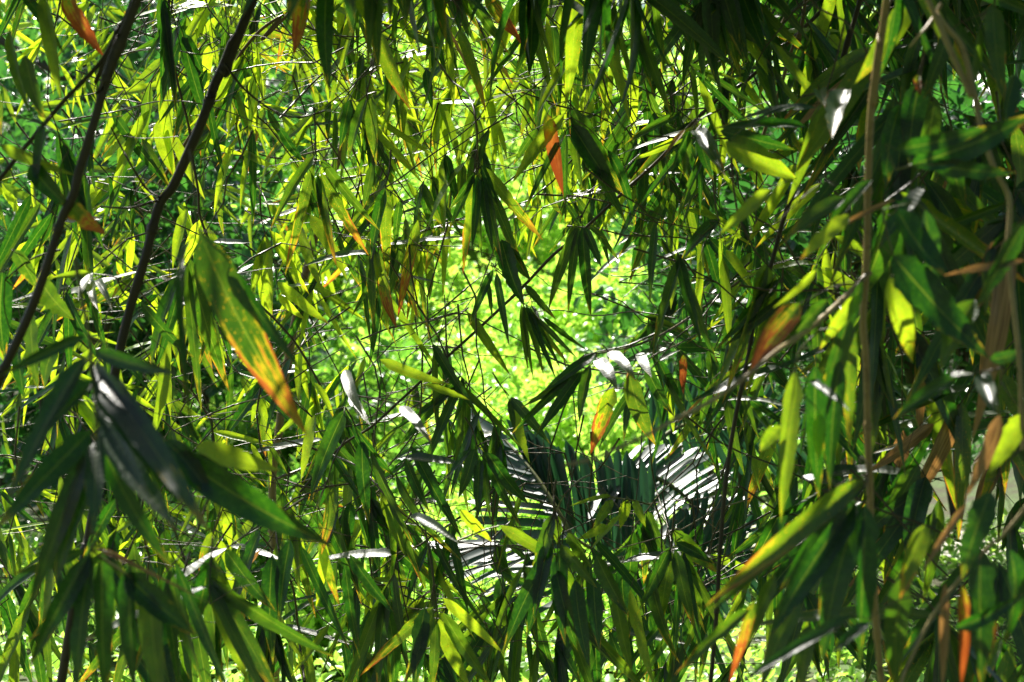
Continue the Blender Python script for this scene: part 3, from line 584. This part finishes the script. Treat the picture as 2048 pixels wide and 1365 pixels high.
def make_fill(px, py, Y, kinds, n, Lm, wm, tilt, spread, indiv=True):
    node = at(px, py, Y); items = []
    dirz = random.uniform(-.5, .5)
    P = [node]; p = node.copy(); hd = random.uniform(-1.1, 1.1)
    for k in range(random.randint(3, 6)):
        hd += random.uniform(-.45, .45)
        p = p + Vector((math.sin(hd), random.uniform(-.4, .5), abs(math.cos(hd)))) * random.uniform(.05, .12) * Y / 4; P.append(p.copy())
    for i in range(n):
        a = tilt + spread * ((i + .5) / n * 2 - 1) + random.uniform(-.14, .14)
        b = random.uniform(-.9, .9) * .6
        L = Lm * random.choice((random.uniform(.4, .7), random.uniform(.75, 1.0), random.uniform(.9, 1.2)))
        d = Vector((math.sin(a) * math.cos(b), math.sin(b) * .5, -math.cos(a))).normalized()
        gl = random.random() < .07
        if gl:
            d = Vector((random.choice((-1, 1)), random.uniform(-.9, .3), 0)); d = (d - GLARE * d.dot(GLARE)).normalized()
        q_ = random.random() * 1.6; base = P[int(q_)].lerp(P[int(q_) + 1], q_ - int(q_))
        if in_beam(base) or in_beam(base + d * L * .5) or in_beam(base + d * L): continue
        items.append((base, base + d * L, wm * random.uniform(.55, 1.05), random.choice(kinds), random.gauss(0, .45) if not gl else .9))
    if len(items) < 3: return None
    n = len(items)
    # reject when the blades would hang in the open gap
    for B, T, *_ in items:
        tx = 1024 + T.x / (K * T.y); ty = 682.5 - (T.z - CAMZ) / (K * T.y)
        mx = 1024 + (B.x + T.x) / 2 / (K * T.y); my = 682.5 - ((B.z + T.z) / 2 - CAMZ) / (K * T.y)
        if inpoly(mx, my, GAP2) and Y < PALMY or inpoly(tx, ty, GAP) or inpoly(mx, my, GAP) or inpoly(px, py, GAP): return None
    kw = {'d': 'dark green', 'g': 'mid green', 'l': 'light green', 'y': 'yellow-green', 'e': 'dull speckled', 'r': 'rusty-tipped', 'R': 'rusty', 'o': 'orange', 't': 'tan'}
    ks = [it[3] for it in items]; word = kw[max(set(ks), key=ks.count)]
    if any(k in 'Ror' for k in ks) and 'rust' not in word: word = 'rust-touched ' + word
    size = 'near' if Y < 3 else 'mid-distance' if Y < 4.8 else 'far'
    lab = fill_label(px, py, n, word, size)
    o = empty('bamboo_spray', node, lab, 'bamboo branch'); used.setdefault(lab, []).append(o)
    t = Tubes(); t.add(P, .0011, .0019 + .0002 * Y, 5, .05, node)
    for _ in range(random.randint(1, 3)):          # bare side twiglets
        q = random.choice(P).copy(); Q = [q]; h2 = random.uniform(-2.6, 2.6)
        for k in range(random.randint(2, 5)):
            h2 += random.uniform(-.5, .5); q = q + Vector((math.sin(h2), random.uniform(-.4, .4), math.cos(h2) * .7)) * random.uniform(.03, .09) * Y / 4; Q.append(q.copy())
        t.add(Q, .0014 * Y / 4, .0007 * Y / 4, 4, .04, node)
    link('twig', t.mesh('twig', M_TWIG), o)
    if indiv:
        for B, T, W_, kd, fc in items: leaf(o, B, T, W_, kd, fc)
    else:
        it = []
        for B, T, W_, kd, fc in items:
            r, g = KINDS[kd]; it.append((B - node, T - node, W_, fc if fc < .85 else random.uniform(-.15, .15), max(0, r + random.uniform(-.1, .1)), g + random.uniform(-.15, .15), CAMREF if fc < .85 else GLARE))
        link('foliage', foliage('foliage', it, M_FOL, HIM), o)
    if not indiv: FILLS.append((Y, o))
    return o
FILLS = []
HIM = [leaf_grid(9, 4, **{**spec(k), 'ragged': 0}) for k in range(12)]
random.seed(33)
def fill(count, box, Yr, kinds, nr, Lm, wm, tl, sp, indiv=True, avoid=None):
    made = 0; tries = 0
    while made < count and tries < count * 6:
        tries += 1
        px = random.uniform(box[0], box[2]); py = random.uniform(box[1], box[3]); Y = random.uniform(*Yr)
        if make_fill(px, py, Y, kinds, random.randint(*nr), random.uniform(*Lm), random.uniform(*wm), random.uniform(*tl), random.uniform(*sp), indiv): made += 1
LIT = 'llyyylygerl'; MIX = 'ggllddeyr'; DRK = 'dddgddde'  # brighter leaf colours for sunlit parts, darker ones painted into the shade
fill(66, (-30,-80,900,700), (4.7,7.0), LIT, (5,9), (.18,.29), (.020,.034), (-.9,.9), (.35,1.2), False)
fill(24, (-30,-80,1300,560), (5.2,7.2), LIT + 'gd', (6,9), (.15,.26), (.018,.030), (-1,1), (.4,1.2), False)
fill(34, (-30,600,860,1200), (4.5,6.6), LIT + 'gdgd', (5,9), (.18,.29), (.020,.034), (-.9,.9), (.35,1.1), False)
fill(20, (380,-60,900,640), (4.1,4.9), 'llyyggdd', (4,7), (.20,.28), (.020,.030), (-.5,.5), (.3,.8))
fill(14, (-40,-60,420,640), (3.3,4.3), 'ddggd', (4,6), (.20,.28), (.022,.034), (-.5,.5), (.3,.8))
fill(28, (800,-80,1360,330), (4.5,6.2), 'gglllyyr', (5,8), (.22,.30), (.022,.034), (-.35,.35), (.3,.8), False)
fill(24, (660,160,930,640), (4.4,6.2), 'gglldry', (5,8), (.20,.28), (.020,.030), (-.35,.35), (.3,.7))
fill(14, (880,300,1330,520), (4.6,6.2), 'gglldy', (4,6), (.14,.20), (.018,.026), (-.25,.25), (.3,.7), False)
fill(12, (1100,180,1400,420), (4.4,5.4), 'gddge', (5,7), (.22,.28), (.022,.032), (-.3,.3), (.3,.7))
fill(24, (420,850,960,1330), (3.9,5.2), 'ddggdle', (5,8), (.22,.30), (.022,.034), (-.45,.45), (.3,.8))
fill(9, (880,760,1500,1000), (3.7,4.5), 'ddge', (3,5), (.20,.27), (.020,.028), (-.5,.5), (.3,.8))
fill(16, (560,1120,1560,1400), (3.9,5.4), 'dddgg', (5,8), (.20,.28), (.022,.032), (-.6,.6), (.3,.9))
fill(18, (960,1120,1420,1340), (3.8,4.8), 'dddge', (4,7), (.22,.28), (.022,.034), (-.4,.4), (.3,.7))
fill(50, (1300,-80,1760,700), (3.3,5.4), 'dggdleddl', (4,8), (.20,.28), (.020,.032), (-.8,.8), (.35,.9))
fill(28, (1420,560,1800,1330), (3.0,4.8), DRK + 'rll', (4,8), (.22,.29), (.024,.036), (-.7,.5), (.35,.8))
fill(38, (1740,-80,2080,1330), (2.5,3.9), DRK + 'dertr', (4,7), (.24,.32), (.030,.044), (-.7,.7), (.3,.8))
fill(26, (-40,820,960,1400), (4.3,5.8), 'dddggl', (5,8), (.20,.28), (.022,.032), (-.7,.7), (.35,1.0), False)
fill(14, (-40,-60,500,800), (5.4,7.2), 'dgly', (5,8), (.20,.28), (.020,.030), (-.9,.9), (.35,1.1), False)
fill(16, (-40,1000,420,1330), (2.6,4.2), 'ddggel', (4,6), (.22,.28), (.026,.036), (-.4,.4), (.3,.7))
fill(34, (1250,-80,2080,1330), (4.8,7.0), 'dddgdl', (6,9), (.22,.30), (.026,.038), (-.8,.8), (.4,1.0), False)
for lab, os_ in used.items():
    if len(os_) > 1:
        for o in os_: o['group'] = lab

n_sp = sum(1 for o in C.objects if o.name.startswith('bamboo_spray'))
FILLS.sort(key=lambda q: -q[0]); far = [o for _, o in FILLS[:max(0, n_sp - 298)]]
bpy.context.view_layer.update()
ms = [c for o in far for c in o.children]; ms.sort(key=lambda c: not c.name.startswith('foliage'))
with bpy.context.temp_override(active_object=ms[0], object=ms[0], selected_objects=ms, selected_editable_objects=ms):
    bpy.ops.object.join()
fo_ = ms[0]; mw = fo_.matrix_world.copy(); fo_.parent = None; fo_.matrix_world = mw; fo_.name = 'bamboo_foliage'
tag(fo_, 'farthest layer of sunlit bamboo leaves and twigs behind the separate sprays', 'foliage', kind='stuff')
for o in far: bpy.data.objects.remove(o)

# ------------------------------------------------------------------ palm in the middle distance
PY = 6.4
palm = empty('palm', at(1180, 1420, PY), 'palm with dark blue-green feathery fronds below the bright gap', 'palm')
STRAP = [leaf_grid(14, 4, fold=f, bow=b, side=sd, twist=tw, shape='strap') for f, b, sd, tw in ((.45,.03,.15,.1),(.6,.05,-.15,-.15),(.5,.01,.1,.1),(.55,.07,0,.2))]
STRAPF = [leaf_grid(14, 4, fold=f, bow=b, side=sd, twist=0, shape='strap') for f, b, sd in ((.05,.015,.1),(.10,.02,-.1),(.03,.0,.1))]
def frond(pts, dirs, L, wpx, n, ref=Vector((0, -1, .35)), taper=.25, shine=0):
    P = smooth_path([at(a, b, PY + c) for a, b, c in pts], 8)
    fo = empty('frond', (0, 0, 0), None, None); fo.parent = palm
    t = Tubes(); t.add(P, .011, .004, 6, 0, palm.location); link('rachis', t.mesh('rachis', M_OLIVE), fo)
    it = []
    for i in range(n):
        s = (i + .5) / n * (len(P) - 1); k = int(s); B = P[k].lerp(P[min(k+1, len(P)-1)], s - k)
        for d0, d1 in dirs:
            f = i / (n - 1); d = Vector(d0).lerp(Vector(d1), f); d += Vector([random.gauss(0, .035) for _ in range(3)])
            if shine: d = d - GLARE * d.dot(GLARE) * shine
            d.normalize(); T = B + d * L * random.uniform(.88, 1.06) * (1 - taper * f) * (1 if random.random() > .08 else .6)
            it.append((B - palm.location, T - palm.location, wpx * K * PY * random.uniform(.85, 1.1), random.gauss(0, .15), 0, random.random() * .6, (GLARE if shine else ref) + Vector([random.gauss(0, .13) for _ in range(3)])))
    link('leaflets', foliage('leaflets', it, M_PALM, STRAPF if shine else STRAP), fo)
# broad comb of upright dark leaflets
frond([(1300,1140,0),(1240,1120,.03),(1170,1090,.06),(1110,1040,.1),(1070,990,.15)], [((.03,.12,1),(-.30,.2,.95))], .46, 19, 23, taper=.3)
# glossy leaflets fanning left
frond([(1180,1140,-.1),(1120,1030,-.05),(1070,950,.05),(1010,880,.2)], [((-1,.15,.02),(-.62,.3,.72))], .42, 20, 17, shine=.8)
frond([(1180,1180,-.2),(1100,1120,-.2),(1010,1085,-.15),(940,1090,-.1)], [((-.8,-.1,.35),(-1,0,.3)),((-.8,-.2,-.5),(-1,-.1,-.25))], .34, 16, 13, shine=.9)
# arching frond catching the sun, right
frond([(1215,960,.1),(1290,950,.15),(1360,985,.2),(1420,1060,.2),(1455,1160,.1)], [((.35,.3,.75),(1,.2,.25)),((-.2,-.3,-.9),(-.7,-.1,-.6))], .23, 14, 28, shine=.95, taper=.1)
# darker ones in the shade, right
frond([(1330,1180,0),(1380,1120,.1),(1460,1100,.2),(1560,1110,.2)], [((.1,.3,1),(.6,.3,.7)),((.2,-.2,-1),(.7,-.1,-.5))], .30, 17, 15)
frond([(1290,900,.7),(1370,850,.9),(1470,850,1.0),(1580,880,1.2)], [((.1,.3,1),(.7,.3,.6)),((.2,-.1,-1),(.6,-.1,-.6))], .34, 17, 16)
t = Tubes(); t.add([at(1180,1420,PY) + Vector((0,0,-.9)), at(1180,1420,PY), at(1185,1330,PY), at(1190,1200,PY)], .07, .03, 8, .15, palm.location)
link('trunk', t.mesh('trunk', M_BARK), palm)

# ------------------------------------------------------------------ shrubs and trees
OV = [leaf_grid(3, 2, fold=f, bow=b, shape='oval') for f, b in ((.2,.05),(.35,.1),(.1,-.06))]
def bush_mesh(rad, n, lf, mat, flat=.8, clumps=26):
    it = []; cl = []
    for _ in range(clumps):
        v = Vector([random.gauss(0, 1) for _ in range(3)]).normalized(); v.z = abs(v.z) * 1.1 - .15; r = random.uniform(.45, 1.0)
        cl.append((Vector((v.x * rad * r, v.y * rad * r, v.z * rad * flat * r + rad * .55)), rad * random.uniform(.14, .28), random.random()))
    for _ in range(n):
        c, cr, cy = random.choice(cl)
        d = Vector([random.gauss(0, 1) for _ in range(3)]).normalized(); p = c + d * cr * random.uniform(.5, 1.05)
        g = (d + Vector((random.gauss(0, .5), random.gauss(0, .5), random.uniform(-.5, .5)))).normalized()
        l = lf * random.uniform(.6, 1.3)
        it.append((p, p + g * l, l * random.uniform(.42, .62), random.uniform(-1, 1), 0, min(1, max(0, cy * .6 + random.uniform(0, .4))), Vector((random.gauss(0, .4), random.gauss(0, .4), 1))))
    return foliage('foliage', it, mat, OV)
random.seed(77)
BL = [bush_mesh(.95, 1700, .085, M_LIME, clumps=20) for _ in range(4)]
BL += [bush_mesh(.95, 1500, .11, M_MID, clumps=18)]
BD = [bush_mesh(1.1, 1900, .10, M_DARK) for _ in range(3)]
def stems(h, r, origin_n=4):
    t = Tubes()
    for _ in range(origin_n):
        a = random.uniform(0, 6.28); t.add(smooth_path([Vector((0,0,-.3)), Vector((math.cos(a)*r*.3, math.sin(a)*r*.3, h*.4)), Vector((math.cos(a)*r, math.sin(a)*r, h))], 3), .02, .006, 5)
    return t.mesh('stem', M_BARK)
ST = [stems(1.1, .5) for _ in range(3)]
blabels = {}
def bush(x, y, z, s, lib, label, cat='shrub'):
    o = empty('shrub', (x, y, z), label, cat); o.rotation_euler.z = random.uniform(0, 6.28); o.scale = (s, s, s * random.uniform(.85, 1.15))
    f = link('foliage', random.choice(lib), o); f2 = link('stem', random.choice(ST), o)
    blabels.setdefault(label, []).append(o); return o
def pxpos(px, Y): return (px - 1024) * K * Y
ORD = ['first','second','third','fourth','fifth','sixth','seventh','eighth','ninth','tenth','eleventh','twelfth','thirteenth','fourteenth','fifteenth']
# sunny slope seen through the gap and between the leaves at the bottom
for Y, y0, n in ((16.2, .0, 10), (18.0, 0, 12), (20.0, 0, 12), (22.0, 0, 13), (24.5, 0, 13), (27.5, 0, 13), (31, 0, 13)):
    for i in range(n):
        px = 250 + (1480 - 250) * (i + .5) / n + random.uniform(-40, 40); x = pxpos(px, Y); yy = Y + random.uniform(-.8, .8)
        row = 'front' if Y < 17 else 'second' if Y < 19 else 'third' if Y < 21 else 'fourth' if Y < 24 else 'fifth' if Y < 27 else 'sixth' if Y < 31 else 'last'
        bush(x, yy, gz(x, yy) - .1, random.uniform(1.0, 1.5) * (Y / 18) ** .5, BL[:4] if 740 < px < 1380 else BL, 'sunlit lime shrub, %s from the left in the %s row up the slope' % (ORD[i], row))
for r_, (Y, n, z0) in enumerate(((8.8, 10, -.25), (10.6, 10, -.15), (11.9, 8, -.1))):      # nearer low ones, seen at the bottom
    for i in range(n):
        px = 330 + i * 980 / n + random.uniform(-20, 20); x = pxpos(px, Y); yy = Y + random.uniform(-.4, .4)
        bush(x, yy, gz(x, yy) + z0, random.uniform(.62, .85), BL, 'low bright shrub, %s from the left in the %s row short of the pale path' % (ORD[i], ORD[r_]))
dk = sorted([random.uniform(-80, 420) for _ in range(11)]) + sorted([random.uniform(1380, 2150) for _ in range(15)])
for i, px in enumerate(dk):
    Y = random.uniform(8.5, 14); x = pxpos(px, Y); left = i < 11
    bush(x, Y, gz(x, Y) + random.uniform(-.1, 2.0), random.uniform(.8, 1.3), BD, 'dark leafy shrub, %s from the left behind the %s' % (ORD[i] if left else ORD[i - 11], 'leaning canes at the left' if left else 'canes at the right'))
for lab, os_ in blabels.items():
    if len(os_) > 1:
        for o in os_: o['group'] = lab
# trees
def tree(x, y, h, rad, lib_mat, n, lf, label):
    z = gz(x, y); o = empty('tree', (x, y, z), label, 'tree'); t = Tubes()
    t.add(smooth_path([Vector((0,0,-.3)), Vector((.1,0,h*.3)), Vector((-.1,.1,h*.6)), Vector((0,0,h*.85))], 4), .16, .06, 8)
    for k in range(6):
        a = k * 1.05 + random.random(); zz = h * random.uniform(.4, .7)
        t.add(smooth_path([Vector((0,0,zz)), Vector((math.cos(a)*rad*.4, math.sin(a)*rad*.4, zz + .5)), Vector((math.cos(a)*rad*.8, math.sin(a)*rad*.8, zz + 1.1))], 3), .06, .02, 5)
    link('trunk', t.mesh('trunk', M_BARK), o)
    m = bush_mesh(rad, n, lf, lib_mat, 1.0, 46); c = link('crown', m, o); c.location.z = h * .38
random.seed(91)
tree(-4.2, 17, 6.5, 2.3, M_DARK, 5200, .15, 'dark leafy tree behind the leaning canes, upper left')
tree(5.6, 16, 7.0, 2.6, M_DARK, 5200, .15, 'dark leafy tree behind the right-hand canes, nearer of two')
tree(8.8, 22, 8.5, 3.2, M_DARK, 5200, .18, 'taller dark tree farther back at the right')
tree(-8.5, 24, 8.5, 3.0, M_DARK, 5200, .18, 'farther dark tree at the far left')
# far wooded hillside closing the view
it = []
for _ in range(15000):
    x = random.uniform(-22, 22); y = random.uniform(34, 52); z = gz(x, y) + abs(random.gauss(0, 1)) * 2.6
    g = Vector([random.gauss(0, 1) for _ in range(3)]).normalized(); l = random.uniform(.25, .5)
    it.append((Vector((x, y, z)), Vector((x, y, z)) + g * l, l * .6, 0, 0, random.random(), Vector((random.gauss(0, .4), random.gauss(0, .4), 1))))
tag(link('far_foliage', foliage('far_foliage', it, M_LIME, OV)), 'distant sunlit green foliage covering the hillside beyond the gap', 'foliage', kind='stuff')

it = []
for _ in range(16000):
    y = random.uniform(5.5, 12.5); x = random.uniform(-.36, .36) * y; z = gz(x, y) + random.uniform(0, .35)
    g = Vector((random.gauss(0, 1), random.gauss(0, 1), abs(random.gauss(0, .7)))).normalized(); l = random.uniform(.04, .085)
    it.append((Vector((x, y, z)), Vector((x, y, z)) + g * l, l * .55, 0, 0, random.random() * .8, Vector((random.gauss(0, .4), random.gauss(0, .4), 1))))
tag(link('ground_cover', foliage('ground_cover', it, M_LIME, OV)), 'low leafy ground cover on the forest floor behind the bamboo', 'ground cover', kind='stuff')

# ------------------------------------------------------------------ unseen cane tops, leaf masses added and placed to shade the thicket
def crown(o, box, n, kinds, dens=5):  # clusters set where shade is wanted, kept open along the sun rays
    it = []
    cen = [Vector((random.uniform(box[0], box[1]), random.uniform(box[2], box[3]), random.uniform(box[4], box[5]))) for _ in range(max(6, int((box[1]-box[0]) * (box[3]-box[2]) * dens)))]
    for _ in range(n // 6):
        p = random.choice(cen) + Vector([random.gauss(0, .13) for _ in range(3)])
        tl = random.uniform(-.6, .6)
        for i in range(6):
            a = tl + random.uniform(-1, 1); b = random.uniform(-3.14, 3.14); L = random.uniform(.18, .28)
            d = Vector((math.sin(a) * math.cos(b), math.sin(a) * math.sin(b), -math.cos(a)))
            r, g = KINDS[random.choice(kinds)]
            if in_beam(p) or in_beam(p + d * L * .5) or in_beam(p + d * L): continue
            it.append((p - o.location, p + d * L - o.location, random.uniform(.026, .040), random.uniform(-3, 3), r, g, Vector((random.gauss(0, 1), random.gauss(0, 1), .3))))
    link('foliage', foliage('foliage', it, M_FOL, LO), o)
random.seed(55)
crown(c1, (-2.6, -.5, 3.2, 5.0, 3.0, 3.8), 900, 'gdg')
crown(c6, (-1.8, .9, 5.4, 7.4, 3.6, 4.6), 150, 'gly')
crown(c7, (.2, 3.2, 2.0, 4.6, 2.5, 3.9), 7800, 'ddd', 8)
crown(c15, (.6, 3.4, 4.4, 7.6, 3.3, 4.8), 7500, 'ddg')
crown(c9, (-.5, .9, 3.2, 5.6, 2.8, 3.7), 1800, 'ddg', 6)
crown(c15, (1.0, 4.2, 6.4, 9.0, 3.6, 5.2), 4500, 'ddg', 5)
crown(c2, (-2.2, .5, 1.9, 3.8, 2.5, 3.3), 6000, 'ddg', 9)
# unseen trees added around and behind the camera to block sky light
def shade_tree(x, y, h, rad, n, lf, label):
    o = empty('tree', (x, y, gz(x, y)), label, 'tree'); t = Tubes()
    t.add(smooth_path([Vector((0,0,-.3)), Vector((.1,0,h*.4)), Vector((0,.1,h*.8))], 4), .14, .06, 8); link('trunk', t.mesh('trunk', M_BARK), o)
    link('crown', bush_mesh(rad, n, lf, M_DARK, .9, 50), o).location.z = h * .3
shade_tree(-3.4, -2.6, 5.5, 3.0, 5000, .24, 'added shade tree behind the camera on the left')
shade_tree(3.2, -2.8, 5.5, 3.0, 5000, .24, 'added shade tree behind the camera on the right')
shade_tree(0.2, -6.5, 6.5, 3.6, 5000, .28, 'added shade tree farthest behind the camera')
shade_tree(5.2, 2.2, 5.5, 2.4, 4000, .22, 'added shade tree beside the bamboo outside the right edge')
for o in list(C.objects):
    if '_r' in o: del o['_r']
